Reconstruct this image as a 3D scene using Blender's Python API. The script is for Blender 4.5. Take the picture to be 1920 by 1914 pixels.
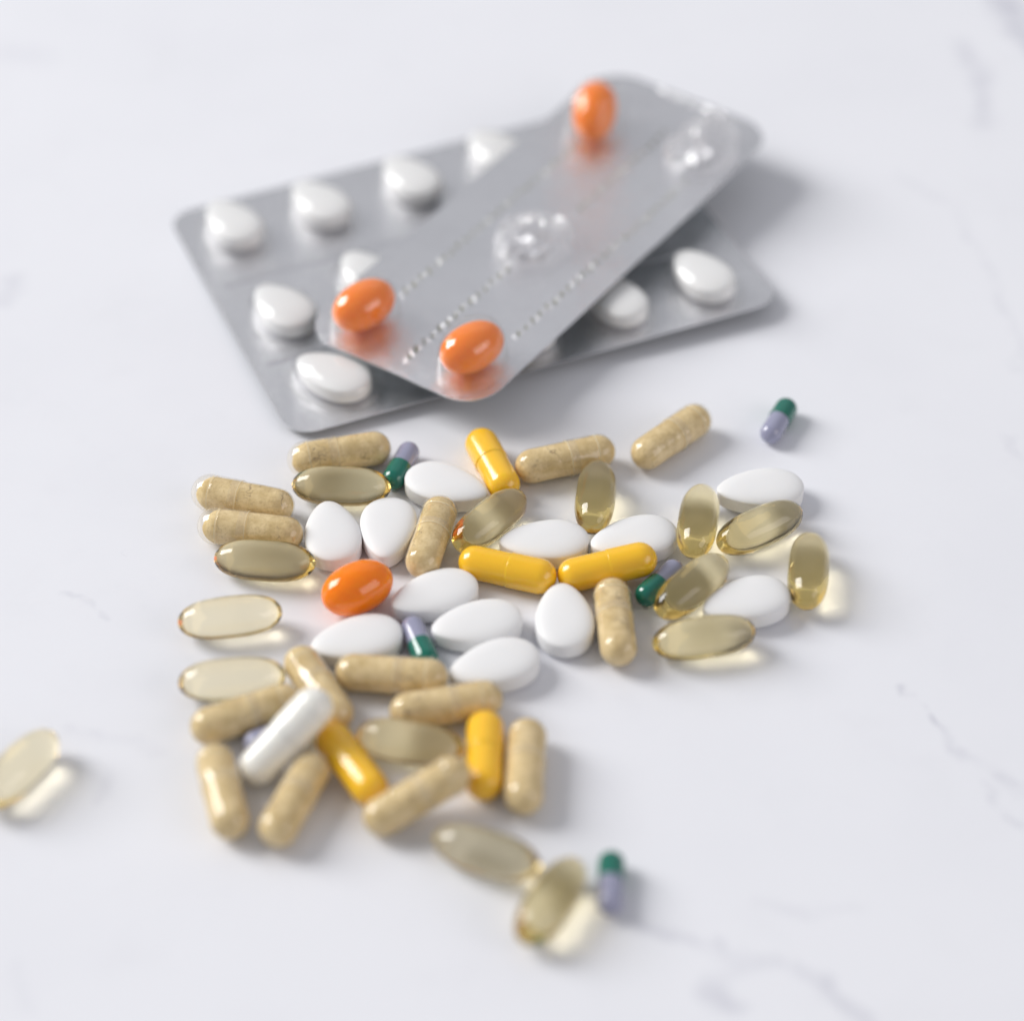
import bpy, bmesh, math, random
import numpy as np
from mathutils import Vector, Matrix, Euler

random.seed(7)
for o in list(bpy.data.objects):
    bpy.data.objects.remove(o)
SC = bpy.context.scene
COL = SC.collection
MM = 0.001

# ------------------------------------------------------------------ camera
TH = math.radians(42.0)          # the lens looks down at the table by this much
FPX = 5000.0                     # focal length in pixels of the 1920 px wide photograph
H = 398.8                        # lens height over the table, mm
CAMY = -H * math.cos(TH) / math.sin(TH)
cam_d = bpy.data.cameras.new('camera')
cam = bpy.data.objects.new('camera', cam_d)
COL.objects.link(cam)
cam.location = (0, CAMY * MM, H * MM)
cam.rotation_euler = (math.pi / 2 - TH, 0, 0)
cam_d.sensor_width = 36
cam_d.sensor_fit = 'HORIZONTAL'
cam_d.lens = FPX / 1920 * 36
cam_d.clip_start = 0.02
cam_d.clip_end = 20
cam_d.dof.use_dof = True
FOCUS_V = 1035 - 957
cam_d.dof.focus_distance = H * MM * FPX / (FPX * math.sin(TH) + FOCUS_V * math.cos(TH))
cam_d.dof.aperture_fstop = cam_d.lens / 21.0
SC.camera = cam

# ------------------------------------------------------------------ room light
world = bpy.data.worlds.new('World')
SC.world = world
world.use_nodes = True
bg = world.node_tree.nodes['Background']
bg.inputs[0].default_value = (0.925, 0.945, 1.0, 1)
bg.inputs[1].default_value = 0.37


def area(name, direction, dist, sx, sy, power, color):
    d = Vector(direction).normalized()
    l = bpy.data.lights.new(name, 'AREA')
    l.shape = 'RECTANGLE'
    l.size, l.size_y = sx, sy
    l.energy = power
    l.color = color
    o = bpy.data.objects.new(name, l)
    COL.objects.link(o)
    o.location = d * dist + Vector((0, 0.03, 0))
    o.rotation_euler = d.to_track_quat('Z', 'Y').to_euler()
    return o


area('window_light', (-0.76, 0.30, 0.56), 4.0, 1.8, 2.4, 176.0, (1.0, 0.985, 0.965))
area('far_window_light', (0.80, -0.42, 0.42), 2.8, 2.0, 1.4, 18.0, (1.0, 0.92, 0.89))
area('foil_fill_light', (0.05, 0.75, 0.66), 4.0, 4.2, 2.6, 7.0, (0.95, 0.95, 1.0))  # added lamp, brightens what the foil reflects from behind

SC.render.engine = 'CYCLES'
SC.view_settings.view_transform = 'Standard'
SC.view_settings.look = 'None'
SC.view_settings.exposure = 0.0
SC.view_settings.gamma = 1.0
cy = SC.cycles
cy.use_denoising = True
cy.max_bounces = 18
cy.diffuse_bounces = 5
cy.glossy_bounces = 6
cy.transmission_bounces = 12
cy.transparent_max_bounces = 24
cy.volume_bounces = 0
cy.caustics_refractive = True
cy.caustics_reflective = True
cy.blur_glossy = 0.32
cy.sample_clamp_indirect = 6.0


# ------------------------------------------------------------------ pixel -> table
def unproject(x, y, z=0.0):
    u, v = x - 960, y - 957
    d = FPX * math.sin(TH) + v * math.cos(TH)
    return Vector(((H - z) * u / d, (H - z) * (FPX * math.cos(TH) - v * math.sin(TH)) / d + CAMY, z))


# ------------------------------------------------------------------ materials
def new_mat(name):
    m = bpy.data.materials.new(name)
    m.use_nodes = True
    nt = m.node_tree
    return m, nt, nt.nodes, nt.links, nt.nodes['Principled BSDF'], nt.nodes['Material Output']


def N(nt, kind, **kw):
    n = nt.nodes.new(kind)
    for k, v in kw.items():
        setattr(n, k, v)
    return n


def mathn(nt, op, a, b=None, c=None, clamp=False):
    n = nt.nodes.new('ShaderNodeMath')
    n.operation = op
    n.use_clamp = clamp
    for i, q in enumerate((a, b, c)):
        if q is None:
            continue
        if isinstance(q, (int, float)):
            n.inputs[i].default_value = q
        else:
            nt.links.new(q, n.inputs[i])
    return n.outputs[0]


def mixcol(nt, fac, a, b):
    n = nt.nodes.new('ShaderNodeMix')
    n.data_type = 'RGBA'
    for i, q in ((0, fac), (6, a), (7, b)):
        if isinstance(q, (int, float)):
            n.inputs[i].default_value = q
        elif isinstance(q, tuple):
            n.inputs[i].default_value = (*q, 1)
        else:
            nt.links.new(q, n.inputs[i])
    return n.outputs[2]


def noise(nt, vec, scale, detail=3, rough=0.55, w=None):
    n = nt.nodes.new('ShaderNodeTexNoise')
    n.inputs['Scale'].default_value = scale
    n.inputs['Detail'].default_value = detail
    n.inputs['Roughness'].default_value = rough
    if vec is not None:
        nt.links.new(vec, n.inputs['Vector'])
    if w is not None:
        n.noise_dimensions = '4D'
        nt.links.new(w, n.inputs['W'])
    return n


def ramp(nt, fac, lo, hi):
    n = nt.nodes.new('ShaderNodeMapRange')
    n.interpolation_type = 'SMOOTHSTEP'
    n.inputs['From Min'].default_value = lo
    n.inputs['From Max'].default_value = hi
    nt.links.new(fac, n.inputs['Value'])
    return n.outputs[0]


def bump(nt, height, strength, dist):
    b = nt.nodes.new('ShaderNodeBump')
    b.inputs['Strength'].default_value = strength
    b.inputs['Distance'].default_value = dist
    nt.links.new(height, b.inputs['Height'])
    return b.outputs[0]


def make_marble():
    m, nt, nd, ln, p, out = new_mat('white_marble')
    tc = N(nt, 'ShaderNodeTexCoord')
    pos = tc.outputs['Object']
    nz = noise(nt, pos, 75, 4)
    sub = N(nt, 'ShaderNodeVectorMath', operation='SUBTRACT')
    ln.new(nz.outputs['Color'], sub.inputs[0])
    sub.inputs[1].default_value = (0.5, 0.5, 0.5)
    sca = N(nt, 'ShaderNodeVectorMath', operation='SCALE')
    ln.new(sub.outputs[0], sca.inputs[0])
    sca.inputs['Scale'].default_value = 0.011
    add = N(nt, 'ShaderNodeVectorMath', operation='ADD')
    ln.new(pos, add.inputs[0])
    ln.new(sca.outputs[0], add.inputs[1])
    P = add.outputs[0]
    veins = [  # pixels of the photograph, width mm, strength
        ([(1190, 1742), (1262, 1752), (1330, 1768)], 2.6, 0.34),
        ([(1338, 1766), (1362, 1812), (1335, 1845), (1375, 1885)], 3.6, 0.30),
        ([(1362, 1812), (1440, 1800)], 3.0, 0.20),
        ([(1480, 1808), (1545, 1838), (1592, 1890), (1650, 1945)], 3.0, 0.32),
        ([(1686, 1281), (1720, 1325), (1762, 1362)], 1.3, 0.36),
        ([(1762, 1362), (1785, 1408), (1850, 1440), (1905, 1482)], 2.6, 0.20),
        ([(1840, 1470), (1872, 1505), (1925, 1540)], 2.0, 0.24),
        ([(1430, 1692), (1530, 1700), (1612, 1696)], 3.0, 0.12),
        ([(1800, 80), (1842, 150), (1850, 225)], 5.0, 0.26),
        ([(1960, 110), (1905, 50), (1880, -10)], 8.0, 0.45),
        ([(118, 1112), (165, 1128), (198, 1162)], 1.8, 0.17),
        ([(140, 1365), (260, 1385), (292, 1408)], 4.0, 0.13),
        ([(205, 1460), (196, 1500)], 3.0, 0.15),
        ([(-10, 560), (30, 530)], 6.0, 0.15),
        ([(0, 100), (80, 110)], 8.0, 0.10),
        ([(1700, 330), (1790, 390), (1900, 600), (1915, 700)], 3.0, 0.10),
        ([(230, 1023), (246, 1033)], 0.5, 0.22),
        ([(30, 1800), (60, 1900)], 3.0, 0.08),
        ([(1895, 820), (1915, 850)], 3.0, 0.12),
    ]
    acc = None
    for pts, wd, st in veins:
        g = [unproject(*q) * MM for q in pts]
        dmin = None
        for a, b in zip(g, g[1:]):
            ba = b - a
            s1 = N(nt, 'ShaderNodeVectorMath', operation='SUBTRACT')
            ln.new(P, s1.inputs[0])
            s1.inputs[1].default_value = a
            dt = N(nt, 'ShaderNodeVectorMath', operation='DOT_PRODUCT')
            ln.new(s1.outputs[0], dt.inputs[0])
            dt.inputs[1].default_value = ba / ba.length_squared
            t = mathn(nt, 'ADD', dt.outputs['Value'], 0.0, clamp=True)
            sc = N(nt, 'ShaderNodeVectorMath', operation='SCALE')
            sc.inputs[0].default_value = ba
            ln.new(t, sc.inputs['Scale'])
            ds = N(nt, 'ShaderNodeVectorMath', operation='DISTANCE')
            ln.new(s1.outputs[0], ds.inputs[0])
            ln.new(sc.outputs[0], ds.inputs[1])
            d = ds.outputs['Value']
            dmin = d if dmin is None else mathn(nt, 'MINIMUM', dmin, d)
        f = mathn(nt, 'MULTIPLY', ramp(nt, dmin, wd * MM, 0.0), st)
        acc = f if acc is None else mathn(nt, 'MAXIMUM', acc, f)
    brk = ramp(nt, noise(nt, pos, 120, 3).outputs['Fac'], 0.30, 0.62)
    vein = mathn(nt, 'MULTIPLY', acc, mathn(nt, 'MULTIPLY_ADD', brk, 0.8, 0.25))
    mott = ramp(nt, noise(nt, pos, 13, 4).outputs['Fac'], 0.40, 0.75)
    mott2 = ramp(nt, noise(nt, pos, 45, 5, 0.65).outputs['Fac'], 0.50, 0.80)
    c = mixcol(nt, mathn(nt, 'MULTIPLY', mott, 0.35), (0.80, 0.81, 0.855), (0.73, 0.74, 0.79))
    c = mixcol(nt, mathn(nt, 'MULTIPLY', mott2, 0.22), c, (0.70, 0.705, 0.75))
    c = mixcol(nt, vein, c, (0.30, 0.30, 0.40))
    grain = noise(nt, pos, 2600, 2, 0.7)
    c = mixcol(nt, mathn(nt, 'MULTIPLY', ramp(nt, grain.outputs['Fac'], 0.35, 0.75), 0.06), c, (0.60, 0.60, 0.64))
    ln.new(c, p.inputs['Base Color'])
    p.inputs['Roughness'].default_value = 0.42
    p.inputs['Specular IOR Level'].default_value = 0.22
    hb = noise(nt, pos, 500, 3)
    ln.new(bump(nt, hb.outputs['Fac'], 0.05, 0.0003), p.inputs['Normal'])
    return m


def make_tablet_mat():
    m, nt, nd, ln, p, out = new_mat('tablet_white')
    tc = N(nt, 'ShaderNodeTexCoord')
    oi = N(nt, 'ShaderNodeObjectInfo')
    w = mathn(nt, 'MULTIPLY', oi.outputs['Random'], 50.0)
    n1 = noise(nt, tc.outputs['Object'], 260, 4, w=w)
    spk = ramp(nt, noise(nt, tc.outputs['Object'], 900, 1, w=w).outputs['Fac'], 0.80, 0.86)
    c = mixcol(nt, mathn(nt, 'MULTIPLY', n1.outputs['Fac'], 0.25), (0.82, 0.82, 0.825), (0.76, 0.76, 0.77))
    c = mixcol(nt, mathn(nt, 'MULTIPLY', spk, 0.35), c, (0.45, 0.45, 0.48))
    ln.new(c, p.inputs['Base Color'])
    p.inputs['Roughness'].default_value = 0.5
    p.inputs['Specular IOR Level'].default_value = 0.42
    p.inputs['Subsurface Weight'].default_value = 0.12
    p.inputs['Subsurface Radius'].default_value = (1.0, 0.9, 0.8)
    p.inputs['Subsurface Scale'].default_value = 0.001
    ln.new(bump(nt, noise(nt, tc.outputs['Object'], 1500, 3).outputs['Fac'], 0.12, 0.0002), p.inputs['Normal'])
    return m


def make_powder_mat():
    m, nt, nd, ln, p, out = new_mat('herbal_powder')
    tc = N(nt, 'ShaderNodeTexCoord')
    oi = N(nt, 'ShaderNodeObjectInfo')
    w = mathn(nt, 'MULTIPLY', oi.outputs['Random'], 80.0)
    v = tc.outputs['Object']
    fine = noise(nt, v, 1700, 4, 0.75, w)
    mid = noise(nt, v, 330, 4, 0.6, w)
    c = mixcol(nt, ramp(nt, mid.outputs['Fac'], 0.25, 0.75), (0.58, 0.42, 0.165), (0.86, 0.69, 0.385))
    c = mixcol(nt, mathn(nt, 'MULTIPLY', ramp(nt, fine.outputs['Fac'], 0.48, 0.68), 0.48), c, (0.40, 0.255, 0.08))
    # hairline cracks in the packed powder
    wv = noise(nt, v, 150, 3, 0.6, w)
    crack = mathn(nt, 'ABSOLUTE', mathn(nt, 'SUBTRACT', wv.outputs['Fac'], 0.5))
    cm = ramp(nt, crack, 0.014, 0.0)
    brk = ramp(nt, noise(nt, v, 120, 2, 0.5, mathn(nt, 'ADD', w, 9.0)).outputs['Fac'], 0.52, 0.62)
    ck = mathn(nt, 'MULTIPLY', cm, brk)
    c = mixcol(nt, mathn(nt, 'MULTIPLY', ck, 0.7), c, (0.22, 0.13, 0.045))
    ln.new(c, p.inputs['Base Color'])
    p.inputs['Roughness'].default_value = 0.85
    p.inputs['Specular IOR Level'].default_value = 0.2
    hh = mathn(nt, 'SUBTRACT', fine.outputs['Fac'], mathn(nt, 'MULTIPLY', ck, 1.5))
    ln.new(bump(nt, hh, 0.35, 0.0003), p.inputs['Normal'])
    return m


def make_film(name, tint, haze, haze_col, rough, ior=1.5, wob=0.0, wscale=300):
    """thin clear film: see-through, with a fresnel sheen on its outer face and a little milky haze"""
    m, nt, nd, ln, p, out = new_mat(name)
    nd.remove(p)
    tr = N(nt, 'ShaderNodeBsdfTransparent')
    tr.inputs[0].default_value = (*tint, 1)
    gl = N(nt, 'ShaderNodeBsdfGlossy')
    gl.inputs['Roughness'].default_value = rough
    df = N(nt, 'ShaderNodeBsdfDiffuse')
    df.inputs[0].default_value = (*haze_col, 1)
    fr = N(nt, 'ShaderNodeFresnel')
    fr.inputs['IOR'].default_value = ior
    geo = N(nt, 'ShaderNodeNewGeometry')
    front = mathn(nt, 'SUBTRACT', 1.0, geo.outputs['Backfacing'])
    fac = mathn(nt, 'MULTIPLY', fr.outputs[0], front)
    if wob:
        tc = N(nt, 'ShaderNodeTexCoord')
        b = bump(nt, noise(nt, tc.outputs['Object'], wscale, 3).outputs['Fac'], 1.0, wob)
        ln.new(b, gl.inputs['Normal'])
        ln.new(b, fr.inputs['Normal'])
    m1 = N(nt, 'ShaderNodeMixShader')
    m1.inputs[0].default_value = haze
    ln.new(tr.outputs[0], m1.inputs[1])
    ln.new(df.outputs[0], m1.inputs[2])
    m2 = N(nt, 'ShaderNodeMixShader')
    ln.new(fac, m2.inputs[0])
    ln.new(m1.outputs[0], m2.inputs[1])
    ln.new(gl.outputs[0], m2.inputs[2])
    ln.new(m2.outputs[0], out.inputs['Surface'])
    return m


def make_gelatin(name, col, rough=0.16, sss=0.3, speck=0.06, radius=(1.0, 0.6, 0.3)):
    m, nt, nd, ln, p, out = new_mat(name)
    tc = N(nt, 'ShaderNodeTexCoord')
    oi = N(nt, 'ShaderNodeObjectInfo')
    w = mathn(nt, 'MULTIPLY', oi.outputs['Random'], 40.0)
    n1 = noise(nt, tc.outputs['Object'], 400, 4, 0.6, w)
    dark = tuple(q * 0.72 for q in col)
    c = mixcol(nt, mathn(nt, 'MULTIPLY', n1.outputs['Fac'], speck * 4), col, dark)
    ln.new(c, p.inputs['Base Color'])
    p.inputs['Roughness'].default_value = rough
    p.inputs['Specular IOR Level'].default_value = 0.55
    p.inputs['Subsurface Weight'].default_value = sss
    p.inputs['Subsurface Radius'].default_value = radius
    p.inputs['Subsurface Scale'].default_value = 0.002
    p.inputs['Coat Weight'].default_value = 0.5
    p.inputs['Coat Roughness'].default_value = 0.06
    ln.new(bump(nt, noise(nt, tc.outputs['Object'], 180, 2, 0.5, w).outputs['Fac'], 0.12, 0.0006), p.inputs['Normal'])
    return m


def make_shell_mat():
    """gelatin wall of a softgel: glass outside, no break of light against the oil, amber in its thickness"""
    m, nt, nd, ln, p, out = new_mat('softgel_shell')
    nd.remove(p)
    gl = N(nt, 'ShaderNodeBsdfGlass')
    gl.inputs['IOR'].default_value = 1.50
    gl.inputs['Roughness'].default_value = 0.0
    tc = N(nt, 'ShaderNodeTexCoord')
    ln.new(bump(nt, noise(nt, tc.outputs['Object'], 160, 3).outputs['Fac'], 0.25, 0.0005), gl.inputs['Normal'])
    tr = N(nt, 'ShaderNodeBsdfTransparent')
    at = N(nt, 'ShaderNodeAttribute', attribute_name='inner')
    mx = N(nt, 'ShaderNodeMixShader')
    ln.new(at.outputs['Fac'], mx.inputs[0])
    ln.new(gl.outputs[0], mx.inputs[1])
    ln.new(tr.outputs[0], mx.inputs[2])
    ln.new(mx.outputs[0], out.inputs['Surface'])
    va = N(nt, 'ShaderNodeVolumeAbsorption')
    va.inputs['Color'].default_value = (0.99, 0.76, 0.0, 1)
    va.inputs['Density'].default_value = 430
    ln.new(va.outputs[0], out.inputs['Volume'])
    return m


def make_oil_mat(name, color, density):
    m, nt, nd, ln, p, out = new_mat(name)
    nd.remove(p)
    gl = N(nt, 'ShaderNodeBsdfGlass')
    gl.inputs['IOR'].default_value = 0.972
    gl.inputs['Roughness'].default_value = 0.0
    ln.new(gl.outputs[0], out.inputs['Surface'])
    va = N(nt, 'ShaderNodeVolumeAbsorption')
    va.inputs['Color'].default_value = (*color, 1)
    va.inputs['Density'].default_value = density
    ln.new(va.outputs[0], out.inputs['Volume'])
    return m


def make_orange_mat():
    m, nt, nd, ln, p, out = new_mat('orange_gelatin')
    p.inputs['Base Color'].default_value = (1.0, 0.24, 0.0, 1)
    p.inputs['Roughness'].default_value = 0.10
    p.inputs['Specular IOR Level'].default_value = 0.6
    p.inputs['Subsurface Weight'].default_value = 0.7
    p.inputs['Subsurface Radius'].default_value = (3.0, 1.0, 0.12)
    p.inputs['Subsurface Scale'].default_value = 0.0012
    p.inputs['Coat Weight'].default_value = 0.15
    p.inputs['Coat Roughness'].default_value = 0.03
    return m


def make_foil():
    m, nt, nd, ln, p, out = new_mat('blister_foil')
    tc = N(nt, 'ShaderNodeTexCoord')
    v = tc.outputs['Object']
    n1 = noise(nt, v, 40, 4)
    c = mixcol(nt, n1.outputs['Fac'], (0.80, 0.80, 0.83), (0.88, 0.88, 0.905))
    ln.new(c, p.inputs['Base Color'])
    p.inputs['Metallic'].default_value = 0.9
    p.inputs['Roughness'].default_value = 0.24
    p.inputs['Coat Weight'].default_value = 0.8
    p.inputs['Coat Roughness'].default_value = 0.10
    # fine knurl of rolled foil plus slow waves
    w1 = N(nt, 'ShaderNodeTexWave')
    w1.inputs['Scale'].default_value = 900
    w2 = N(nt, 'ShaderNodeTexWave', bands_direction='Y')
    w2.inputs['Scale'].default_value = 900
    ln.new(v, w1.inputs['Vector'])
    ln.new(v, w2.inputs['Vector'])
    kn = mathn(nt, 'ADD', w1.outputs['Fac'], w2.outputs['Fac'])
    hh = mathn(nt, 'MULTIPLY_ADD', kn, 0.02, noise(nt, v, 55, 3).outputs['Fac'])
    ln.new(bump(nt, hh, 0.6, 0.0022), p.inputs['Normal'])
    return m


M = dict(
    marble=make_marble(), tablet=make_tablet_mat(), powder=make_powder_mat(),
    clear=make_film('clear_capsule_shell', (0.985, 0.975, 0.95), 0.10, (0.92, 0.86, 0.74), 0.07, 1.68, 0.00025, 250),
    yellow=make_gelatin('yellow_gelatin', (0.98, 0.56, 0.02), 0.22, 0.35, 0.04, (1.0, 0.5, 0.08)),
    white=make_gelatin('white_gelatin', (0.88, 0.87, 0.82), 0.16, 0.5, 0.02, (1, 0.95, 0.85)),
    green=make_gelatin('green_gelatin', (0.002, 0.15, 0.105), 0.10, 0.25, 0.03, (0.2, 1, 0.7)),
    lavender=make_gelatin('lavender_gelatin', (0.33, 0.335, 0.46), 0.12, 0.35, 0.05, (0.8, 0.8, 1)),
    rim=make_film('capsule_rim_film', (0.98, 0.96, 0.9), 0.5, (0.88, 0.78, 0.55), 0.1),
    shell=make_shell_mat(), oil=make_oil_mat('golden_oil', (0.98, 0.82, 0.0), 24), pale_oil=make_oil_mat('pale_oil', (0.95, 0.92, 0.5), 5), orange=make_orange_mat(), foil=make_foil(),  # one oil twice: paler copy has brighter see-through light in its colour
    pocket=make_film('clear_blister_plastic', (0.985, 0.985, 0.98), 0.028, (0.95, 0.95, 0.97), 0.10, 1.58, 0.0004, 200),
)


def make_gap_shade():  # dark colour painted in for the shaded gaps along the seam lines
    m, nt, nd, ln, p, out = new_mat('painted_gap_shade')
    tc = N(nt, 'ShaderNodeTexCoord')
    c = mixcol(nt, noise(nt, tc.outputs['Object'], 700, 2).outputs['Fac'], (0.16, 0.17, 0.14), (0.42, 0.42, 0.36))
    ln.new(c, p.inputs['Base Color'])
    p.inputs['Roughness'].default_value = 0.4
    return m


def make_back():  # underside colour darkened so it mirrors as deep shade on the foil below
    m, nt, nd, ln, p, out = new_mat('blister_backing')
    tc = N(nt, 'ShaderNodeTexCoord')
    c = mixcol(nt, noise(nt, tc.outputs['Object'], 60, 3).outputs['Fac'], (0.16, 0.19, 0.20), (0.26, 0.29, 0.30))
    ln.new(c, p.inputs['Base Color'])
    p.inputs['Metallic'].default_value = 0.6
    p.inputs['Roughness'].default_value = 0.4
    return m


M['back'] = make_back()
M['gap_shade'] = make_gap_shade()
M['crumpled'] = make_film('crumpled_blister_plastic', (0.98, 0.98, 0.98), 0.26, (0.95, 0.95, 0.97), 0.12, 1.75, 0.0006, 300)


# ------------------------------------------------------------------ mesh helpers
def mesh_from(name, verts, faces, mat, smooth=True, flip=False):
    me = bpy.data.meshes.new(name)
    if flip:
        faces = [tuple(reversed(f)) for f in faces]
    me.from_pydata([(x * MM, y * MM, z * MM) for x, y, z in verts], [], faces)
    me.materials.append(mat)
    if smooth:
        me.polygons.foreach_set('use_smooth', [True] * len(me.polygons))
    me.update()
    return me


def lathe(profile, seg=40, zoff=0.0, mod=None, jit=None):
    """profile [(x, r)] from -x to +x round the X axis; poles where r = 0; outward normals"""
    V, F, rings = [], [], []
    for x, r in profile:
        if r <= 1e-6:
            V.append((x, 0, zoff))
            rings.append([len(V) - 1])
        else:
            ids = []
            for k in range(seg):
                a = 2 * math.pi * k / seg
                rr = r * (mod(x, a) if mod else 1)
                xx = x + (jit(x, a) if jit else 0)
                V.append((xx, rr * math.cos(a), rr * math.sin(a) + zoff))
                ids.append(len(V) - 1)
            rings.append(ids)
    for A, B in zip(rings, rings[1:]):
        if len(A) == 1 and len(B) == 1:
            continue
        for k in range(seg):
            k2 = (k + 1) % seg
            if len(A) == 1:
                F.append((A[0], B[k2], B[k]))
            elif len(B) == 1:
                F.append((A[k], A[k2], B[0]))
            else:
                F.append((A[k], A[k2], B[k2], B[k]))
    return V, F


def dome(xc, r, sgn, n=10, flat=1.0):
    """quarter-circle profile of a capsule end, pole first"""
    pts = []
    for k in range(n + 1):
        a = math.pi / 2 * k / n
        pts.append((xc + sgn * r * flat * math.cos(a), r * math.sin(a)))
    return pts


def obj(name, me, parent=None):
    o = bpy.data.objects.new(name, me)
    COL.objects.link(o)
    if parent:
        o.parent = parent
    return o


def thing(name, label, cat, group=None):
    o = bpy.data.objects.new(name, None)
    o.empty_display_size = 0.004
    COL.objects.link(o)
    tag(o, label, cat, group)
    return o


def tag(o, label, cat, group=None):
    o['label'] = label
    o['category'] = cat
    if group:
        o['group'] = group


# ------------------------------------------------------------------ table
def table():
    bm = bmesh.new()
    bmesh.ops.create_cube(bm, size=1)
    for v in bm.verts:
        v.co = Vector((v.co.x * 1.6, v.co.y * 1.3 + 0.12, v.co.z * 0.03 - 0.015))
    bmesh.ops.bevel(bm, geom=bm.edges[:], offset=0.004, segments=3, affect='EDGES')
    me = bpy.data.meshes.new('table_top')
    bm.to_mesh(me)
    bm.free()
    me.materials.append(M['marble'])
    o = obj('table_top', me)
    o['kind'] = 'structure'


table()

# ------------------------------------------------------------------ pill meshes
DIM = {'powder': (24.0, 8.4), 'yellow': (22.0, 7.8), 'white': (24.0, 8.4), 'duo': (14.6, 5.4),
       'softgel': (22.2, 9.0), 'orange': (16.6, 11.2), 'tablet': (19.6, 12.3)}
TAB_H = 5.8


def capsule_parts(L, D, cap_mat, body_mat, rim_mat=None, split=0.02, ring=True):
    """body (towards -x) slides into the slightly wider cap (towards +x)"""
    R, rb = D / 2, D / 2 - 0.16
    xr = L * split                      # the rim of the cap
    body = dome(-L / 2 + rb, rb, -1)
    body += [(-L / 2 + rb + (xr + 2 + L / 2 - rb) * t, rb) for t in (0.3, 0.6, 1.0)]
    cap = [(xr, rb - 0.02), (xr, R - 0.05), (xr + 0.10, R), (xr + 0.26, R)]
    if ring:                            # locking groove
        xg = L / 2 - R - 0.6
        cap += [(xg - 0.5, R), (xg - 0.22, R - 0.10), (xg, R - 0.14), (xg + 0.22, R - 0.10), (xg + 0.5, R)]
    cap += list(reversed(dome(L / 2 - R, R, 1)))
    Vb, Fb = lathe(body, 44, R)
    Vc, Fc = lathe(cap, 44, R)
    me = mesh_from('cap', Vc, Fc, cap_mat)
    if rim_mat:                         # the double wall shows as a pale line at the rim and the groove
        me.materials.append(rim_mat)
        for pl in me.polygons:
            x = pl.center.x / MM
            if x < xr + 0.22 or (ring and abs(x - xg) < 0.16):
                pl.material_index = 1
    return mesh_from('body', Vb, Fb, body_mat), me


def powder_fill(L, D, gap, seed):
    rnd = random.Random(seed)
    R, r = D / 2, D / 2 - 0.30
    x0 = -L / 2 + 0.3 + r
    x1 = L / 2 - 0.35 - r
    prof = dome(x0, r, -1, 9)
    prof += [(x0 + (x1 - gap - x0) * t, r) for t in (0.25, 0.5, 0.75, 1.0)]
    if gap > 1.5:                       # loose end of the powder, slumped
        for t in (0.25, 0.5, 0.75):
            prof.append((x1 - gap + r * 0.55 * t, r * math.sqrt(max(0, 1 - t ** 2.4))))
        prof.append((x1 - gap + r * 0.55, 0))
    else:
        prof += list(reversed(dome(x1 - gap, r, 1, 9)))[1:]
    ph = [rnd.uniform(0, 6) for _ in range(4)]

    def md(x, a):
        return 1 - 0.012 * (1 + math.sin(3 * a + ph[0] + x * 0.8)) - 0.008 * (1 + math.sin(5 * a + ph[1] - x * 1.7))

    def jt(x, a):
        return (0.9 * gap * 0.25 * math.sin(a + ph[2]) if x > x1 - gap - 0.1 and gap > 0.5 else 0)
    V, F = lathe(prof, 36, R, md, jt)
    return mesh_from('powder', V, F, M['powder'])


def softgel_meshes():
    L, D = DIM['softgel']
    a, b = L / 2, D / 2

    def prof(a, b, n=36):
        pts = []
        for k in range(n + 1):
            t = math.pi * k / n
            x = -math.cos(t)
            r = max(0.0, 1 - abs(x) ** 2.9) ** 0.5
            pts.append((a * x, b * r if 0 < k < n else 0.0))
        return pts

    def seam(x, an):                    # faint moulding seam along both flanks
        s = 0
        for c in (0.35, 0.35 + math.pi):
            d = (an - c + math.pi) % (2 * math.pi) - math.pi
            s += math.exp(-(d / 0.06) ** 2)
        return 1 + 0.012 * s
    wall = 0.36
    V1, F1 = lathe(prof(a, b), 72, b, seam)
    V2, F2 = lathe(prof(a - wall, b - wall), 72, b)
    n = len(V1)
    V = V1 + V2
    F = F1 + [tuple(reversed([i + n for i in f])) for f in F2]
    shell = mesh_from('shell', V, F, M['shell'])
    at = shell.attributes.new('inner', 'FLOAT', 'POINT')
    at.data.foreach_set('value', [0.0] * n + [1.0] * len(V2))
    V3, F3 = lathe(prof(a - wall - 0.03, b - wall - 0.03), 64, b)
    return shell, mesh_from('oil', V3, F3, M['oil']), mesh_from('oil', V3, F3, M['pale_oil'])


def egg(t, L, W, k=0.24):
    """outline of the tablet; the narrow end towards -x"""
    return (L / 2 * math.cos(t), W / 2 * math.sin(t) * (1 + k * math.cos(t)) / (1 + 0.25 * k * k))


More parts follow.
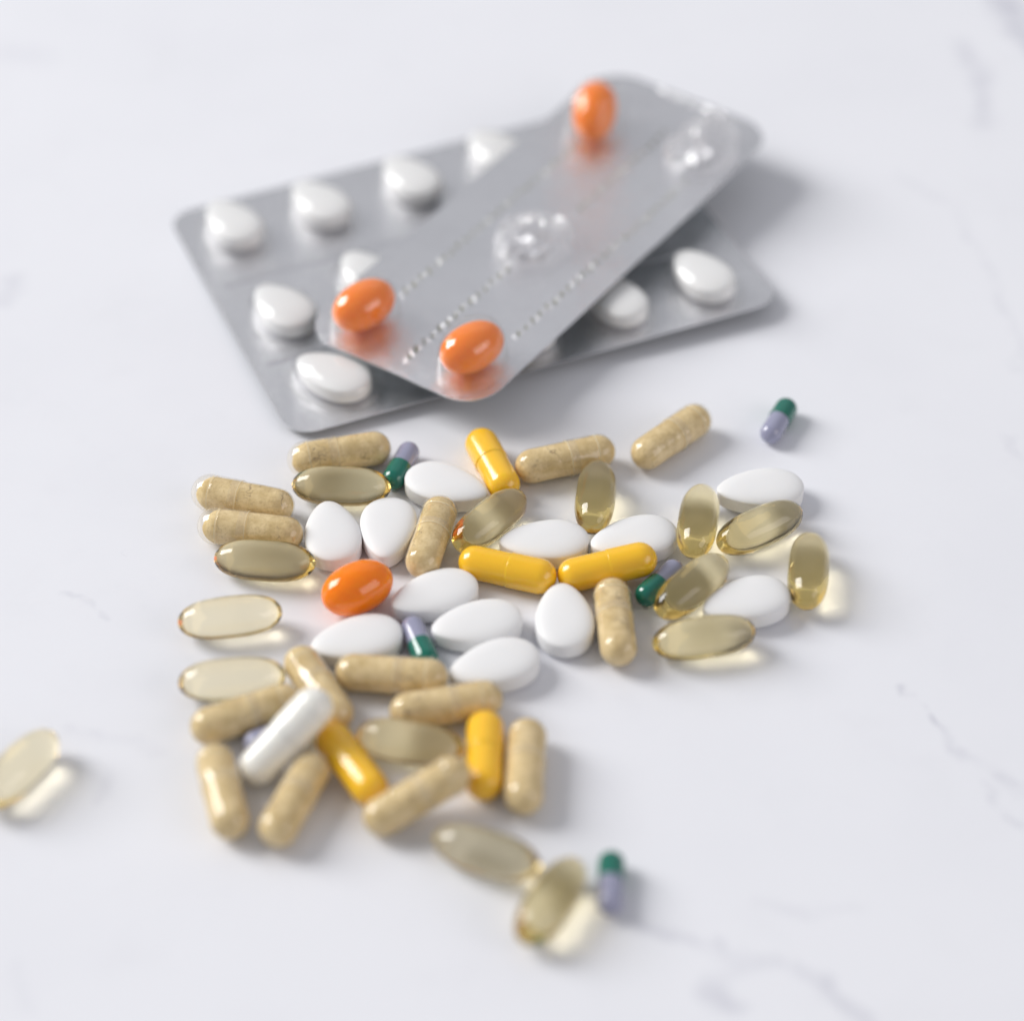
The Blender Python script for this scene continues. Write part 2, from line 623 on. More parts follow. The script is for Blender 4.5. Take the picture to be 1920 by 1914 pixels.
def tablet_mesh(L, W, Ht, band=3.0, n=56):
    hd = (Ht - band) / 2
    prof = [(1.0, Ht / 2 - band / 2), (1.0, Ht / 2 + band / 2)]
    up = [(0.985, 0.14), (0.94, 0.34), (0.86, 0.55), (0.74, 0.74), (0.58, 0.88), (0.38, 0.965), (0.18, 0.995)]
    rings = [(s, Ht / 2 + band / 2 + hd * z) for s, z in up]
    low = [(s, Ht / 2 - band / 2 - hd * z) for s, z in reversed(up)]
    seq = low + [(0.998, Ht / 2 - band / 2 - 0.04)] + [(1.0, Ht / 2 - band / 2 + 0.1), (1.003, Ht / 2), (1.0, Ht / 2 + band / 2 - 0.1)] + \
        [(0.998, Ht / 2 + band / 2 + 0.04)] + rings
    V, F = [(0.5, 0, 0)], []
    for s, z in seq:
        for k in range(n):
            x, y = egg(2 * math.pi * k / n, L, W)
            V.append((0.5 + (x - 0.5) * s, y * s, z))
    V.append((0.5, 0, Ht))
    for k in range(n):
        k2 = (k + 1) % n
        F.append((0, 1 + k2, 1 + k))
        for j in range(len(seq) - 1):
            A, B = 1 + j * n, 1 + (j + 1) * n
            F.append((A + k, A + k2, B + k2, B + k))
        A = 1 + (len(seq) - 1) * n
        F.append((A + k, A + k2, len(V) - 1))
    return mesh_from('white_tablet', V, F, M['tablet'])


def orange_mesh():
    L, D = DIM['orange']
    prof = []
    for k in range(33):
        t = math.pi * k / 32
        prof.append((-L / 2 * math.cos(t), D / 2 * max(0, 1 - abs(math.cos(t)) ** 2.15) ** 0.5 if 0 < k < 32 else 0))
    V, F = lathe(prof, 56, D / 2)
    return mesh_from('orange_softgel', V, F, M['orange'])


powder_body, powder_cap = capsule_parts(*DIM['powder'], M['clear'], M['clear'], M['rim'])
FILLS = {k: powder_fill(*DIM['powder'], g, s) for k, (g, s) in
         {'full': (0.0, 1), 'most': (0.25, 2), 'loose': (0.8, 3), 'slack': (1.0, 4)}.items()}
yellow_body, yellow_cap = capsule_parts(*DIM['yellow'], M['yellow'], M['yellow'], ring=False)
white_body, white_cap = capsule_parts(*DIM['white'], M['white'], M['white'])
duo_body, duo_cap = capsule_parts(*DIM['duo'], M['green'], M['lavender'], ring=False)
SHELL, OIL, OIL_PALE = softgel_meshes()
TABLET = tablet_mesh(*DIM['tablet'], TAB_H)
ORANGE = orange_mesh()

# ------------------------------------------------------------------ the loose pills
# kind, (x1,y1) -> (x2,y2) pixel tips of the photograph (2nd = cap end / broad end),
# dz = lift of the axis at tip 1 / tip 2 over lying flat, option, label
PILLS = [
 ('powder', (733, 836), (540, 866), 0, 0, 'loose', 'tan powder capsule lying right behind a clear amber softgel and beside a green capsule end'),
 ('powder', (553, 955), (358, 917), 0, 0, 'slack', 'tan powder capsule with a pale clear end, rear one of two side by side'),
 ('powder', (577, 1005), (374, 982), 0, 0, 'slack', 'tan powder capsule sandwiched between another tan capsule and an amber softgel'),
 ('powder', (785, 1083), (835, 937), 0, 0, 'full', 'tan powder capsule lying between a white tablet and a leaning pale amber softgel'),
 ('powder', (975, 898), (1160, 858), 0, 0, 'full', 'tan powder capsule touching the tip of a yellow capsule and an amber softgel'),
 ('powder', (1190, 865), (1328, 772), 0, 0, 'most', 'tan powder capsule lying by itself with a long soft shadow'),
 ('powder', (1162, 1242), (1142, 1080), 0, 0, 'full', 'tan powder capsule lying between a white tablet and a dark green capsule end'),
 ('powder', (628, 1266), (845, 1280), 0, 0, 'full', 'tan powder capsule lying across the foot of the green and lavender capsule'),
 ('powder', (733, 1332), (942, 1300), 0, 0, 'full', 'tan powder capsule with a yellow capsule butting against its end'),
 ('powder', (650, 1362), (560, 1228), 0, 0, 'full', 'tan powder capsule with the white capsule propped on its middle'),
 ('powder', (372, 1366), (553, 1308), 0, 0, 'full', 'tan powder capsule lying below a clear softgel and running under the white capsule'),
 ('powder', (448, 1567), (405, 1395), 0, 0, 'most', 'tan powder capsule with a long white glint, on the outer side of the white capsule'),
 ('powder', (507, 1570), (602, 1405), 0, 0, 'full', 'tan powder capsule lying between the foot of the white capsule and a yellow capsule'),
 ('powder', (692, 1545), (872, 1437), 0, 4.2, 'full', 'tan powder capsule propped with one end on a pale amber softgel'),
 ('powder', (975, 1518), (985, 1353), 0, 0, 'full', 'tan powder capsule lying side by side with a yellow capsule, shadow falling on bare marble'),
 ('yellow', (955, 934), (893, 820), 0, 0, '', 'yellow capsule with a long white glint pointing at the upper blister strip'),
 ('yellow', (875, 1043), (1055, 1081), 0, 0, '', 'yellow capsule touching the foot of a leaning pale amber softgel'),
 ('yellow', (1056, 1070), (1238, 1028), 0, 2.0, '', 'yellow capsule lying over the end of a green capsule'),
 ('yellow', (705, 1490), (605, 1360), 0, 0, '', 'yellow capsule with its end tucked under the white capsule'),
 ('yellow', (908, 1482), (912, 1327), 0, 0, '', 'yellow capsule lying parallel to a tan capsule whose shadow falls on bare marble'),
 ('white', (462, 1468), (613, 1305), 0, 8.6, '', 'milky white capsule propped up on the heap of tan capsules'),
 ('duo', (1432, 833), (1487, 745), 0, 0, '', 'small green and lavender capsule lying alone on bare marble beyond the heap'),
 ('duo', (785, 830), (735, 920), 0, 0, '', 'small green and lavender capsule between a tan capsule and a white tablet'),
 ('duo', (765, 1156), (802, 1244), 0, 0, '', 'small lavender and green capsule between three white tablets'),
 ('duo', (1262, 1046), (1184, 1118), 0, 0, '', 'small dark green and lavender capsule half hidden under a yellow capsule'),
 ('duo', (1143, 1705), (1147, 1603), 0, 0, '', 'small green and lavender capsule beside a tilted softgel at the end of a marble vein'),
 ('duo', (455, 1394), (580, 1352), 0, 0, '', 'small lavender capsule tip peeking out from under the white capsule'),
 ('softgel', (548, 909), (732, 914), 0, 0, '', 'clear amber softgel lying in front of a tan capsule near the lower blister corner'),
 ('softgel', (405, 1046), (588, 1057), 0, 0, '', 'clear amber softgel lying in front of two tan capsules and touching a white tablet'),
 ('softgel', (338, 1168), (525, 1146), 0, 0, '', 'pale clear softgel with an amber rim lying alone beside the heap'),
 ('softgel', (340, 1287), (538, 1270), 0, 0, '', 'pale clear softgel with an amber rim touching a tan capsule'),
 ('softgel', (850, 1037), (984, 933), 0, 0, '', 'pale amber softgel leaning between a tan capsule and the yellow capsules'),
 ('softgel', (1122, 1013), (1138, 877), 0, 0, '', 'dark amber softgel lying against the end of a tan capsule'),
 ('softgel', (1287, 1048), (1308, 912), 0, 0, '', 'dark amber softgel with a visible seam behind the lavender capsule end'),
 ('softgel', (1337, 1022), (1493, 953), 0, 0, '', 'pale amber softgel lying in front of a long white tablet'),
 ('softgel', (1503, 1140), (1512, 1000), 0, 0, '', 'dark amber softgel throwing a bright spot of light on bare marble'),
 ('softgel', (1220, 1147), (1348, 1043), 0, 0, '', 'amber softgel lying across the green capsule and next to a white tablet'),
 ('softgel', (1228, 1208), (1412, 1182), 0, 0, '', 'pale amber softgel lying in front of a white tablet, light glowing below its end'),
 ('softgel', (672, 1374), (862, 1406), 0, 0, '', 'pale amber softgel with the end of a tan capsule resting on it'),
 ('softgel', (815, 1568), (1010, 1628), 0, 0, '', 'pale softgel with an amber rim in front of the heap, touching another softgel'),
 ('softgel', (985, 1757), (1080, 1620), 0, 0, '', 'tilted amber softgel between another softgel and a green and lavender capsule'),
 ('softgel', (-28, 1502), (98, 1380), 0, 0, '', 'pale clear softgel lying alone far away from the heap'),
 ('orange', (608, 1130), (732, 1074), 0, 0, '', 'glossy orange oval softgel lying loose in front of two white tablets'),
 ('tablet', (906, 942), (760, 900), 0, 0, '', 'white egg shaped tablet between a green capsule end and a yellow capsule'),
 ('tablet', (617, 943), (637, 1065), 0, 0, '', 'white egg shaped tablet touching two capsule ends, narrow end pointing at an amber softgel'),
 ('tablet', (728, 1062), (742, 937), 0, 0, '', 'white egg shaped tablet between another white tablet and a tan capsule'),
 ('tablet', (748, 1140), (905, 1090), 0, 0, '', 'white egg shaped tablet beside the orange softgel, rear one of two parallel tablets'),
 ('tablet', (803, 1190), (972, 1158), 0, 0, '', 'white egg shaped tablet lying between two parallel white tablets'),
 ('tablet', (835, 1268), (992, 1222), 0, 0, '', 'white egg shaped tablet with its narrow end near the tip of a tan capsule'),
 ('tablet', (590, 1235), (755, 1198), 0, 0, '', 'white egg shaped tablet partly covered by a tan capsule in front of it'),
 ('tablet', (1048, 1090), (1060, 1222), 0, 0, '', 'white egg shaped tablet with its narrow end between the tips of two yellow capsules'),
 ('tablet', (1308, 1138), (1462, 1098), 0, 0, '', 'white egg shaped tablet lying between two amber softgels'),
 ('tablet', (1340, 930), (1510, 918), 0, 0, '', 'long white tablet half covered by a pale amber softgel'),
 ('tablet', (940, 1030), (1116, 1022), 0, 0, '', 'white tablet mostly hidden behind the yellow capsule that touches a leaning softgel'),
 ('tablet', (1112, 1045), (1256, 1015), 0, 0, '', 'white tablet mostly hidden behind the yellow capsule that lies over a green one'),
]


class Pill:
    pass


def setup_pills():
    out = []
    for kind, p1, p2, l1, l2, opt, label in PILLS:
        q = Pill()
        q.kind, q.opt, q.label = kind, opt, label
        L, D = DIM[kind]
        q.R = D / 2 if kind != 'tablet' else TAB_H / 2
        q.L, q.D = L, D
        cz = q.R + (l1 + l2) / 2
        c = unproject((p1[0] + p2[0]) / 2, (p1[1] + p2[1]) / 2, cz)
        ux, uy = p2[0] - p1[0], p2[1] - p1[1]
        n = math.hypot(ux, uy)
        mx, my = (p1[0] + p2[0]) / 2, (p1[1] + p2[1]) / 2
        if l1 == l2:
            a = unproject(mx - ux / n * 10, my - uy / n * 10, cz)
            b = unproject(mx + ux / n * 10, my + uy / n * 10, cz)
            d = (b - a).normalized()
        else:                           # tilted: the ends of the axis at their own heights
            s = 9.3 if my > 1200 else 8.6
            k = 1 - D * s / n
            a = unproject(mx - ux / 2 * k, my - uy / 2 * k, q.R + l1)
            b = unproject(mx + ux / 2 * k, my + uy / 2 * k, q.R + l2)
            d = (b - a).normalized()
        q.c, q.d = c, d
        q.c0 = c.copy()
        out.append(q)
    return out


def spheres(q):
    """inscribed spheres, enough to keep pills from running into each other"""
    d = q.d
    side = Vector((-d.y, d.x, 0)).normalized()
    S = []
    if q.kind in ('powder', 'yellow', 'white', 'duo'):
        h = q.L / 2 - q.R
        n = 7
        for k in range(n):
            S.append((q.c + d * (-h + 2 * h * k / (n - 1)), q.R))
    elif q.kind in ('softgel', 'orange'):
        a = q.L / 2
        ex = 2.9 if q.kind == 'softgel' else 2.15
        for k in range(-4, 5):
            x = k / 4 * 0.86
            r = q.R * math.sqrt(1 - abs(x) ** ex)
            xx = min(abs(x) * a, a - r) * (1 if x > 0 else -1)
            S.append((q.c + d * xx, r))
    else:
        r = 2.5
        for sc in (1.0, 0.45):
            for k in range(16):
                x, y = egg(2 * math.pi * k / 16, q.L - 2 * r, q.D - 2 * r)
                S.append((q.c + d * x * sc + side * y * sc, r if sc == 1.0 else 2.8))
    return S


def relax(ps, its=80):
    for it in range(its):
        C, Rr, I = [], [], []
        for i, q in enumerate(ps):
            for c, r in spheres(q):
                C.append(c)
                Rr.append(r)
                I.append(i)
        C = np.array([tuple(c) for c in C])
        Rr = np.array(Rr)
        I = np.array(I)
        D = C[:, None, :] - C[None, :, :]
        dist = np.sqrt((D ** 2).sum(-1)) + 1e-9
        ov = Rr[:, None] + Rr[None, :] + 0.03 - dist
        ov[I[:, None] >= I[None, :]] = -1
        ii, jj = np.where(ov > 0)
        if len(ii) == 0:
            return it
        best = {}
        for a, b in zip(ii, jj):
            k = (I[a], I[b])
            if k not in best or ov[a, b] > best[k][0]:
                best[k] = (ov[a, b], a, b)
        for (i, j), (o, a, b) in best.items():
            v = D[a, b].copy()
            dz = v[2]
            hxy = math.hypot(v[0], v[1])
            need = math.sqrt(max((Rr[a] + Rr[b] + 0.04) ** 2 - dz * dz, 0)) - hxy
            if hxy < 1e-6:
                v = np.array((1.0, 0, 0))
                hxy = 1.0
            push = Vector((v[0] / hxy, v[1] / hxy, 0)) * need * 0.5
            push = push * min(1.0, 1.2 / max(push.length, 1e-9))
            ps[i].c += push
            ps[j].c -= push
    return its


ps = setup_pills()
n_it = relax(ps)
print('relax', n_it, [(i, q.kind, round((q.c - q.c0).length, 2)) for i, q in enumerate(ps) if (q.c - q.c0).length > 0.8])

KIND = {'powder': ('powder_capsule', 'capsule', 'tan powder capsules in the heap'),
        'yellow': ('yellow_capsule', 'capsule', 'yellow capsules in the heap'),
        'white': ('white_capsule', 'capsule', None),
        'duo': ('two_tone_capsule', 'capsule', 'small green and lavender capsules'),
        'softgel': ('clear_softgel', 'softgel', 'clear amber softgels'),
        'orange': ('orange_softgel', 'softgel', 'orange softgels'),
        'tablet': ('white_tablet', 'tablet', 'loose white tablets')}


def frame(d, up=Vector((0, 0, 1)), roll=0.0):
    x = d.normalized()
    y = up.cross(x).normalized()
    z = x.cross(y)
    m = Matrix((x, y, z)).transposed().to_4x4()
    return m @ Matrix.Rotation(roll, 4, 'X')


rnd = random.Random(3)
for q in ps:
    name, cat, grp = KIND[q.kind]
    if q.kind == 'tablet':
        o = obj(name, TABLET)
        tag(o, q.label, cat, grp)
    elif q.kind == 'orange':
        o = obj(name, ORANGE)
        tag(o, q.label, cat, grp)
    else:
        o = thing(name, q.label, cat, grp)
        if q.kind == 'powder':
            obj('body', powder_body, o)
            obj('cap', powder_cap, o)
            f = obj('powder', FILLS[q.opt], o)
        elif q.kind == 'yellow':
            obj('body', yellow_body, o)
            obj('cap', yellow_cap, o)
        elif q.kind == 'white':
            obj('body', white_body, o)
            obj('cap', white_cap, o)
        elif q.kind == 'duo':
            a, b = obj('body', duo_body, o), obj('cap', duo_cap, o)
            a['label'], b['label'] = 'glossy lavender half', 'glossy green half'
        else:
            a, b = obj('shell', SHELL, o), obj('oil', OIL_PALE if q.label.startswith('pale') and 'rim' in q.label or 'far away' in q.label else OIL, o)
            a['label'], b['label'] = 'clear amber gelatin shell', 'clear oil inside'
    m = frame(q.d)
    base = q.c - (m.to_3x3() @ Vector((0, 0, 1))) * q.R
    o.matrix_world = Matrix.Translation((base + Vector((0, 0, 0.02))) * MM) @ m


# ------------------------------------------------------------------ blister packs
class Sheet:
    """a bent card: local mm (x along, y across) -> world mm"""

    def __init__(self, origin, ang, size, zfun):
        self.o, self.a, self.size, self.zf = origin, ang, size, zfun
        self.ex = Vector((math.cos(ang), math.sin(ang), 0))
        self.ey = Vector((-math.sin(ang), math.cos(ang), 0))

    def normal(self, x, y):
        e = 0.5
        tx = Vector((1, 0, (self.zf(x + e, y) - self.zf(x - e, y)) / (2 * e)))
        ty = Vector((0, 1, (self.zf(x, y + e) - self.zf(x, y - e)) / (2 * e)))
        return tx.cross(ty).normalized()

    def local(self, x, y, h=0.0):
        n = self.normal(x, y)
        return Vector((x, y, self.zf(x, y))) + n * h

    def world(self, x, y, h=0.0):
        p = self.local(x, y, h)
        return self.o + self.ex * p.x + self.ey * p.y + Vector((0, 0, p.z))

    def matrix(self):
        m = Matrix((self.ex, self.ey, Vector((0, 0, 1)))).transposed().to_4x4()
        return Matrix.Translation(self.o * MM) @ m

    def dirw(self, x, y, ang):
        a = self.world(x, y)
        b = self.world(x + math.cos(ang), y + math.sin(ang))
        n = self.normal(x, y)
        return (b - a).normalized(), (self.ex * n.x + self.ey * n.y + Vector((0, 0, n.z))).normalized()


def sheet_mesh(sh, r, nx, ny, thick, mat):
    W, D = sh.size
    xs = [W * (0.5 - 0.5 * math.cos(math.pi * i / nx)) * 0.5 + W * i / nx * 0.5 for i in range(nx + 1)]
    ys = [D * (0.5 - 0.5 * math.cos(math.pi * j / ny)) * 0.5 + D * j / ny * 0.5 for j in range(ny + 1)]
    V, F = [], []
    for lay in (0, -thick):
        for y in ys:
            for x in xs:
                cx, cy_ = min(max(x, r), W - r), min(max(y, r), D - r)
                px, py = x, y
                dx, dy = x - cx, y - cy_
                if dx and dy:           # square corner cell to rounded corner
                    m = max(abs(dx), abs(dy))
                    l = math.hypot(dx, dy)
                    px, py = cx + dx * m / l, cy_ + dy * m / l
                V.append(tuple(sh.local(px, py, lay)))
    n = (nx + 1) * (ny + 1)
    idx = lambda i, j: j * (nx + 1) + i
    for j in range(ny):
        for i in range(nx):
            F.append((idx(i, j), idx(i + 1, j), idx(i + 1, j + 1), idx(i, j + 1)))
            F.append((n + idx(i, j), n + idx(i, j + 1), n + idx(i + 1, j + 1), n + idx(i + 1, j)))
    loop = [idx(i, 0) for i in range(nx)] + [idx(nx, j) for j in range(ny)] + \
           [idx(i, ny) for i in range(nx, 0, -1)] + [idx(0, j) for j in range(ny, 0, -1)]
    m0 = len(V)
    V += [V[i] for i in loop] + [V[n + i] for i in loop]
    nl = len(loop)
    for a in range(nl):
        b = (a + 1) % nl
        F.append((m0 + b, m0 + a, m0 + nl + a, m0 + nl + b))
    me = mesh_from('foil', V, F, mat)
    me.materials.append(M['back'])
    for k in range(nx * ny):
        me.polygons[2 * k + 1].material_index = 1
    return me


def pocket_mesh(outline, hgt, n=48, p=2.7, crush=None, mat='pocket', flange=1.16):
    """clear dome with a flange, local z up"""
    rings = [(flange, 0.04), (1.03 + (flange - 1.03) * 0.5, 0.10), (1.04, 0.28)]
    for k in range(1, 13):
        t = math.sin(math.pi / 2 * k / 12.0)
        rings.append(((1 - t ** p) ** (1 / p) * 1.03 if k < 12 else 0.0, 0.28 + (hgt - 0.28) * t))
    V, F = [], []
    for s, z in rings[:-1]:
        for k in range(n):
            x, y = outline(2 * math.pi * k / n)
            q = Vector((x * s, y * s, z))
            V.append(tuple(crush(q) if crush and z > 0.25 else q))
    top = Vector((0, 0, hgt))
    V.append(tuple(crush(top) if crush else top))
    R_ = len(rings) - 1
    for j in range(R_ - 1):
        for k in range(n):
            k2 = (k + 1) % n
            F.append((j * n + k, j * n + k2, (j + 1) * n + k2, (j + 1) * n + k))
    for k in range(n):
        F.append(((R_ - 1) * n + k, (R_ - 1) * n + (k + 1) % n, len(V) - 1))
    return mesh_from('pocket', V, F, M[mat], smooth=crush is None)


def place(o, sh, x, y, ang, h, rootmat=None):
    d, n = sh.dirw(x, y, ang)
    m = Matrix.Translation(sh.world(x, y, h) * MM) @ frame(d, n)
    if rootmat is not None:
        o.matrix_local = rootmat.inverted() @ m
    else:
        o.matrix_world = m


# ---- lower pack: white tablets
TLp, BLp, BRp = unproject(283, 395, 0.6), unproject(558, 814, 2.2), unproject(1490, 576, 4.4)
LW, LD = 126.0, 97.0


def z_low(x, y):
    u, v = min(max(x / LW, 0), 1), min(max(y / LD, 0), 1)
    z = (2.2 + 2.2 * u) * (1 - v) + (0.6 + 1.6 * u) * v
    return z + 0.25 * math.sin(u * 5.0 + 1) * math.sin(v * 4.2) - 0.9 * (2 * abs(u - 0.5)) ** 6 * v * 0.3


ang_a = math.atan2(BRp.y - BLp.y, BRp.x - BLp.x)
ang_b = math.atan2(TLp.y - BLp.y, TLp.x - BLp.x) - math.pi / 2
LANG = ang_a * 0.6 + ang_b * 0.4
# centre of the three corners stays where the photograph has it
ex = Vector((math.cos(LANG), math.sin(LANG), 0))
ey = Vector((-math.sin(LANG), math.cos(LANG), 0))
cor = (TLp + BLp + BRp) / 3
org = cor - ex * (LW / 3) - ey * (LD / 3)
org.z = 0
low = Sheet(org, LANG, (LW, LD), z_low)
low_root = thing('blister_pack', 'large silver blister pack of white tablets lying on the marble under the smaller strip', 'blister pack')
LM = low.matrix()
low_root.matrix_world = LM
obj('foil', sheet_mesh(low, 7.0, 48, 40, 0.22, M['foil']), low_root)

pk = pocket_mesh(lambda t: egg(t, DIM['tablet'][0] + 2.2, DIM['tablet'][1] + 2.2, 0.16), TAB_H + 1.4)
# visible tablets: (pixel of the tablet's middle, turn of its long axis in the card)
VIS = [((425, 425), 'white tablet in the corner pocket of the large pack, farthest from the smaller strip'),
       ((600, 384), 'white tablet in the large pack, second pocket from the corner along the far edge'),
       ((770, 338), 'white tablet in the large pack, third pocket from the corner along the far edge'),
       ((924, 278), 'white tablet in the large pack, far edge pocket touching the smaller strip'),
       ((530, 582), 'white tablet in the middle row of the large pack by its short edge'),
       ((690, 520), 'white tablet in the middle row of the large pack half covered by the smaller strip'),
       ((632, 718), 'white tablet in the large pack under the lower corner of the smaller strip'),
       ((1010, 660), 'white tablet in deep shade, all but hidden under the smaller strip'),
       ((1172, 588), 'white tablet in the shade beside the long edge of the smaller strip'),
       ((1330, 533), 'white tablet in the large pack in the outer corner pocket clear of the smaller strip')]


def to_local(sh, px, h):
    z = 3.0
    for _ in range(4):
        w = unproject(*px, z)
        v = w - sh.o
        x, y = v.dot(sh.ex), v.dot(sh.ey)
        z = sh.zf(x, y) + h
    return x, y


for px, lab in VIS:
    x, y = to_local(low, px, 3.0)
    x = min(max(x, 13), LW - 13)
    y = min(max(y, 13.5), LD - 13.5)
    jit = rnd.uniform(-0.12, 0.12)
    o = obj('pocket', pk, low_root)
    turn = math.radians(-50 if px == (632, 718) else -76)
    place(o, low, x, y, turn, 0.02, LM)
    t = obj('white_tablet', TABLET)
    tag(t, lab, 'tablet', 'white tablets in the large blister pack')
    place(t, low, x, y, turn + jit, 0.12)


def ridge_mesh(sh, pts, w, h):
    V, F = [], []
    pr = [(-1, 0.0), (-0.6, 0.7), (0, 1.0), (0.6, 0.7), (1, 0.0)]
    for i, (x, y) in enumerate(pts):
        a, b = pts[max(i - 1, 0)], pts[min(i + 1, len(pts) - 1)]
        d = Vector((b[0] - a[0], b[1] - a[1], 0)).normalized()
        s = Vector((-d.y, d.x, 0))
        for u, hh in pr:
            V.append(tuple(sh.local(x - s.x * u * w / 2, y - s.y * u * w / 2, 0.02 + hh * h)))
    m = len(pr)
    for i in range(len(pts) - 1):
        for k in range(m - 1):
            F.append((i * m + k, (i + 1) * m + k, (i + 1) * m + k + 1, i * m + k + 1))
    return mesh_from('score_line', V, F, M['foil'], flip=True)


for yy in (28.0, 62.0):
    obj('score_line', ridge_mesh(low, [(4 + 118 * k / 40, yy) for k in range(41)], 1.3, 0.28), low_root)

# ---- upper strip: orange softgels
UC = Vector((8.85, 91.75, 0))
UA = math.radians(55.0)
UW, UD = 132.0, 52.4


def z_up(x, y):
    u, v = min(max(x / UW, -0.02), 1.02), min(max(y / UD, 0), 1)
    z = 10.3 + 2.8 * u
    z += 0.35 * math.sin(u * 6.0 + 0.6) * math.sin(v * 3.0 + 0.4)
    z -= 0.8 * max(0, 0.14 - u) / 0.14 * max(0, 0.14 - u) / 0.14
    return z + 0.12 * math.sin(u * 17 + v * 4)


uex = Vector((math.cos(UA), math.sin(UA), 0))
uey = Vector((-math.sin(UA), math.cos(UA), 0))
upp = Sheet(UC - uex * UW / 2 - uey * UD / 2, UA, (UW, UD), z_up)
up_root = thing('blister_pack', 'narrow silver blister strip with three orange softgels lying on the large pack', 'blister pack')
UM = upp.matrix()
up_root.matrix_world = UM
obj('foil', sheet_mesh(upp, 10.0, 56, 30, 0.22, M['foil']), up_root)


def uloc(e, n):                          # n counted across towards the photographer's side
    return UW / 2 + e, UD / 2 - n


def oval(t):
    return 9.6 * math.cos(t), 7.2 * math.sin(t)


opk = pocket_mesh(oval, DIM['orange'][1] + 0.9, p=2.9, flange=1.07)
opk_tall = pocket_mesh(oval, 14.6, p=2.6, flange=1.07)
for (e, n), a, tilt, me, lab in [
        ((40.0, -13.0), math.radians(26), 24, opk_tall, 'orange softgel in the strip pocket at the far end, next to a popped pocket'),
        ((-55.6, -14.0), math.radians(-14), 0, opk, 'orange softgel in the strip pocket that overlaps a white tablet of the large pack'),
        ((-54.4, 16.2), math.radians(-16), 0, opk, 'orange softgel in the strip pocket at the rounded corner over the marble')]:
    x, y = uloc(e, n)
    o = obj('pocket', me, up_root)
    place(o, upp, x, y, 0.0, 0.02, UM)
    t = obj('orange_softgel', ORANGE)
    tag(t, lab, 'softgel', 'orange softgels')
    place(t, upp, x, y, a, 0.14)
    if tilt:                             # stands up slanting in its pocket
        R_ = DIM['orange'][1] / 2 * MM
        lift = math.sqrt((DIM['orange'][0] / 2 * math.sin(math.radians(tilt))) ** 2 + (DIM['orange'][1] / 2 * math.cos(math.radians(tilt))) ** 2) * MM
        t.matrix_world = t.matrix_world @ Matrix.Translation((0, 0, lift)) @ Matrix.Rotation(-math.radians(tilt), 4, 'Y') @ Matrix.Translation((0, 0, -R_))


def crusher(seed, depth):
    r = random.Random(seed)
    planes = []
    for _ in range(9):
        a = r.uniform(0, 2 * math.pi)
        tilt = r.uniform(0.35, 1.0)
        n = Vector((math.cos(a) * tilt, math.sin(a) * tilt, 1)).normalized()
        planes.append((n, r.uniform(depth * 0.75, depth * 1.35)))

    def f(q):
        p = q.copy()
        for n, d in planes:              # fold everything beyond the plane back inwards
            e = p.dot(n) - d
            if e > 0:
                p -= n * e * 1.5
        p.z = max(p.z, 0.4)
        w = 0.35 * math.sin(p.x * 1.9 + seed) * math.cos(p.y * 2.3 + seed * 2)
        if p.z > 1:
            p += Vector((r.uniform(-.7, .7), r.uniform(-.7, .7), w + r.uniform(-.9, .9)))
        return p
    return f


def torn_foil(seed):
    r = random.Random(seed)
    V, F = [], []
    n = 16
    V.append((0, 0, 1.2))
    for ring, rad in ((1, 2.6), (2, 4.6)):
        for k in range(n):
            a = 2 * math.pi * k / n
            q = rad * r.uniform(0.8, 1.15)
            V.append((q * 1.3 * math.cos(a), q * math.sin(a), r.uniform(0.1, 1.9) if ring == 1 else r.uniform(0.05, 0.7)))
    for k in range(n):
        k2 = (k + 1) % n
        F.append((0, 1 + k, 1 + k2))
        F.append((1 + k, 1 + n + k, 1 + n + k2, 1 + k2))
    return mesh_from('torn_foil', V, F, M['foil'], smooth=False)


for i, (e, n) in enumerate([(-8.5, 1.6), (47.5, 15.0)]):
    x, y = uloc(e, n)
    me = pocket_mesh(lambda t: (10.6 * math.cos(t), 8.6 * math.sin(t)), 11.0, n=18, p=2.9, flange=1.07, crush=crusher(11 + i * 5, 9.8), mat='crumpled')
    o = obj('pocket', me, up_root)
    o['label'] = 'popped and crumpled clear pocket'
    place(o, upp, x, y, 0.0, 0.02, UM)
    o = obj('torn_foil', torn_foil(21 + i), up_root)
    place(o, upp, x, y, 0.3, 0.02, UM)


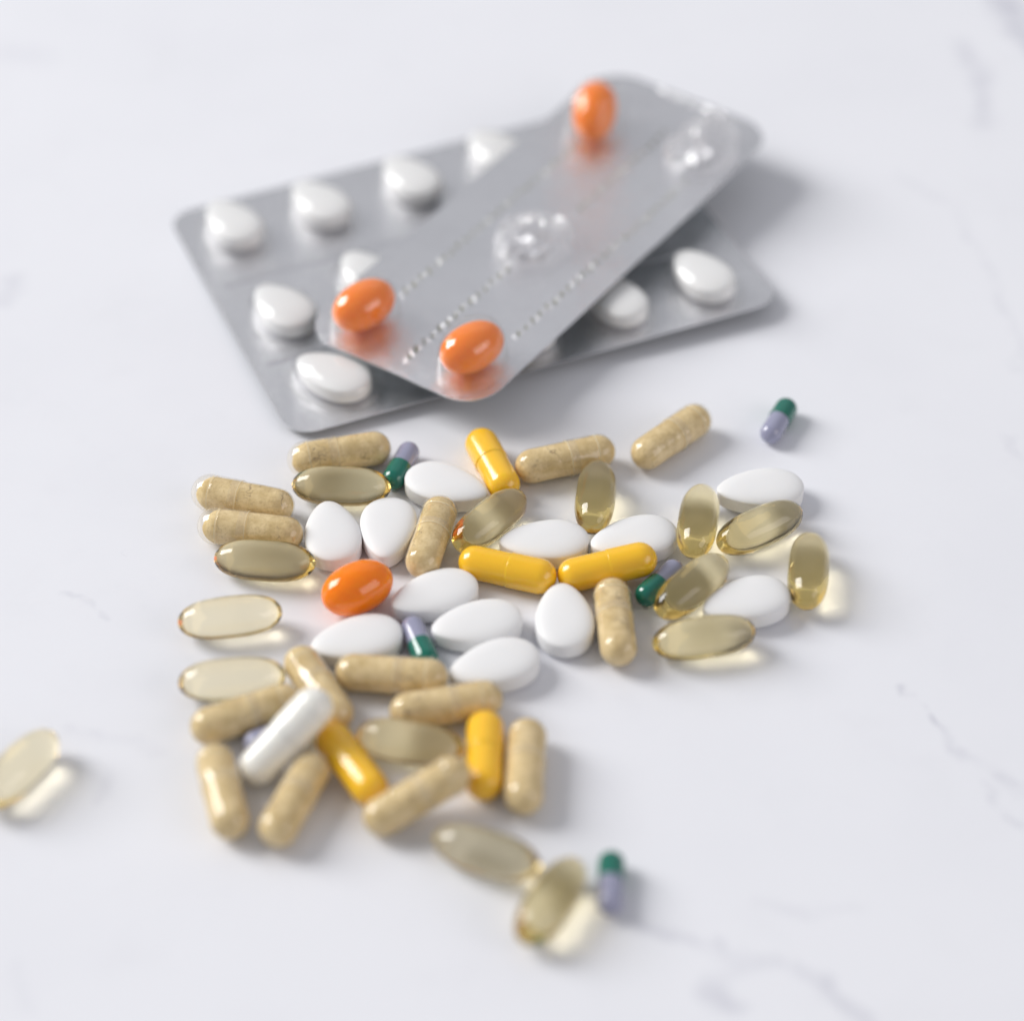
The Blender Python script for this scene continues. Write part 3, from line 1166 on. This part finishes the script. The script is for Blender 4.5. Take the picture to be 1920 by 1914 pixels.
def crimp_mesh():
    """one slanting dent-and-ridge of the stamped seam, about 3 mm long"""
    V, F = [], []
    nx, ny = 6, 4
    for j in range(ny + 1):
        for i in range(nx + 1):
            u, v = i / nx, j / ny
            prof = math.sin(math.pi * u) * math.sin(math.pi * v)
            V.append(((u - 0.5) * 3.2 + (v - 0.5) * 0.9, (v - 0.5) * 1.7, 0.03 + 0.42 * prof))
    for j in range(ny):
        for i in range(nx):
            a = j * (nx + 1) + i
            F.append((a, a + 1, a + nx + 2, a + nx + 1))
    return mesh_from('crimp', V, F, M['foil'])


def shade_sliver_mesh():
    """one slanting dark sliver that paints the shade of a seam gap"""
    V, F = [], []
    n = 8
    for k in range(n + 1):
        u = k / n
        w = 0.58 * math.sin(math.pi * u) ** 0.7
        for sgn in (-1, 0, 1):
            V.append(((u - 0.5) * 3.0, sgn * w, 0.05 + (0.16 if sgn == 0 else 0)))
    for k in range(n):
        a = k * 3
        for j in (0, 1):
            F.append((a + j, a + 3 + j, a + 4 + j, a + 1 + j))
    return mesh_from('shade_sliver', V, F, M['gap_shade'])


CR, SL = crimp_mesh(), shade_sliver_mesh()
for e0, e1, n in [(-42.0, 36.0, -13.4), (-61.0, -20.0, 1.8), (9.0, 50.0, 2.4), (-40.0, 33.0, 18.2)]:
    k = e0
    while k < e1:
        for nm, me, off in (('crimp', CR, 0.0), ('shade_sliver', SL, 1.45)):
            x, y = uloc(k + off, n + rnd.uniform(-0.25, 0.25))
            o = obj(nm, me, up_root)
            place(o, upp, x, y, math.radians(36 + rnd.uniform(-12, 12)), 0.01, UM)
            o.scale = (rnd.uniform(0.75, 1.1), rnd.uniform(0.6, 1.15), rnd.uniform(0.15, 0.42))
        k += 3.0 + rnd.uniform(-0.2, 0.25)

for k in range(9):                       # torn short edge of the strip
    x, y = uloc(64.6 + rnd.uniform(-0.4, 0.4), -8 + k * 2.3 + rnd.uniform(-0.4, 0.4))
    o = obj('crimp', CR, up_root)
    place(o, upp, x, y, math.radians(90 + rnd.uniform(-40, 40)), 0.01, UM)
    o.scale = (0.7, rnd.uniform(0.6, 1.2), rnd.uniform(0.8, 1.8))
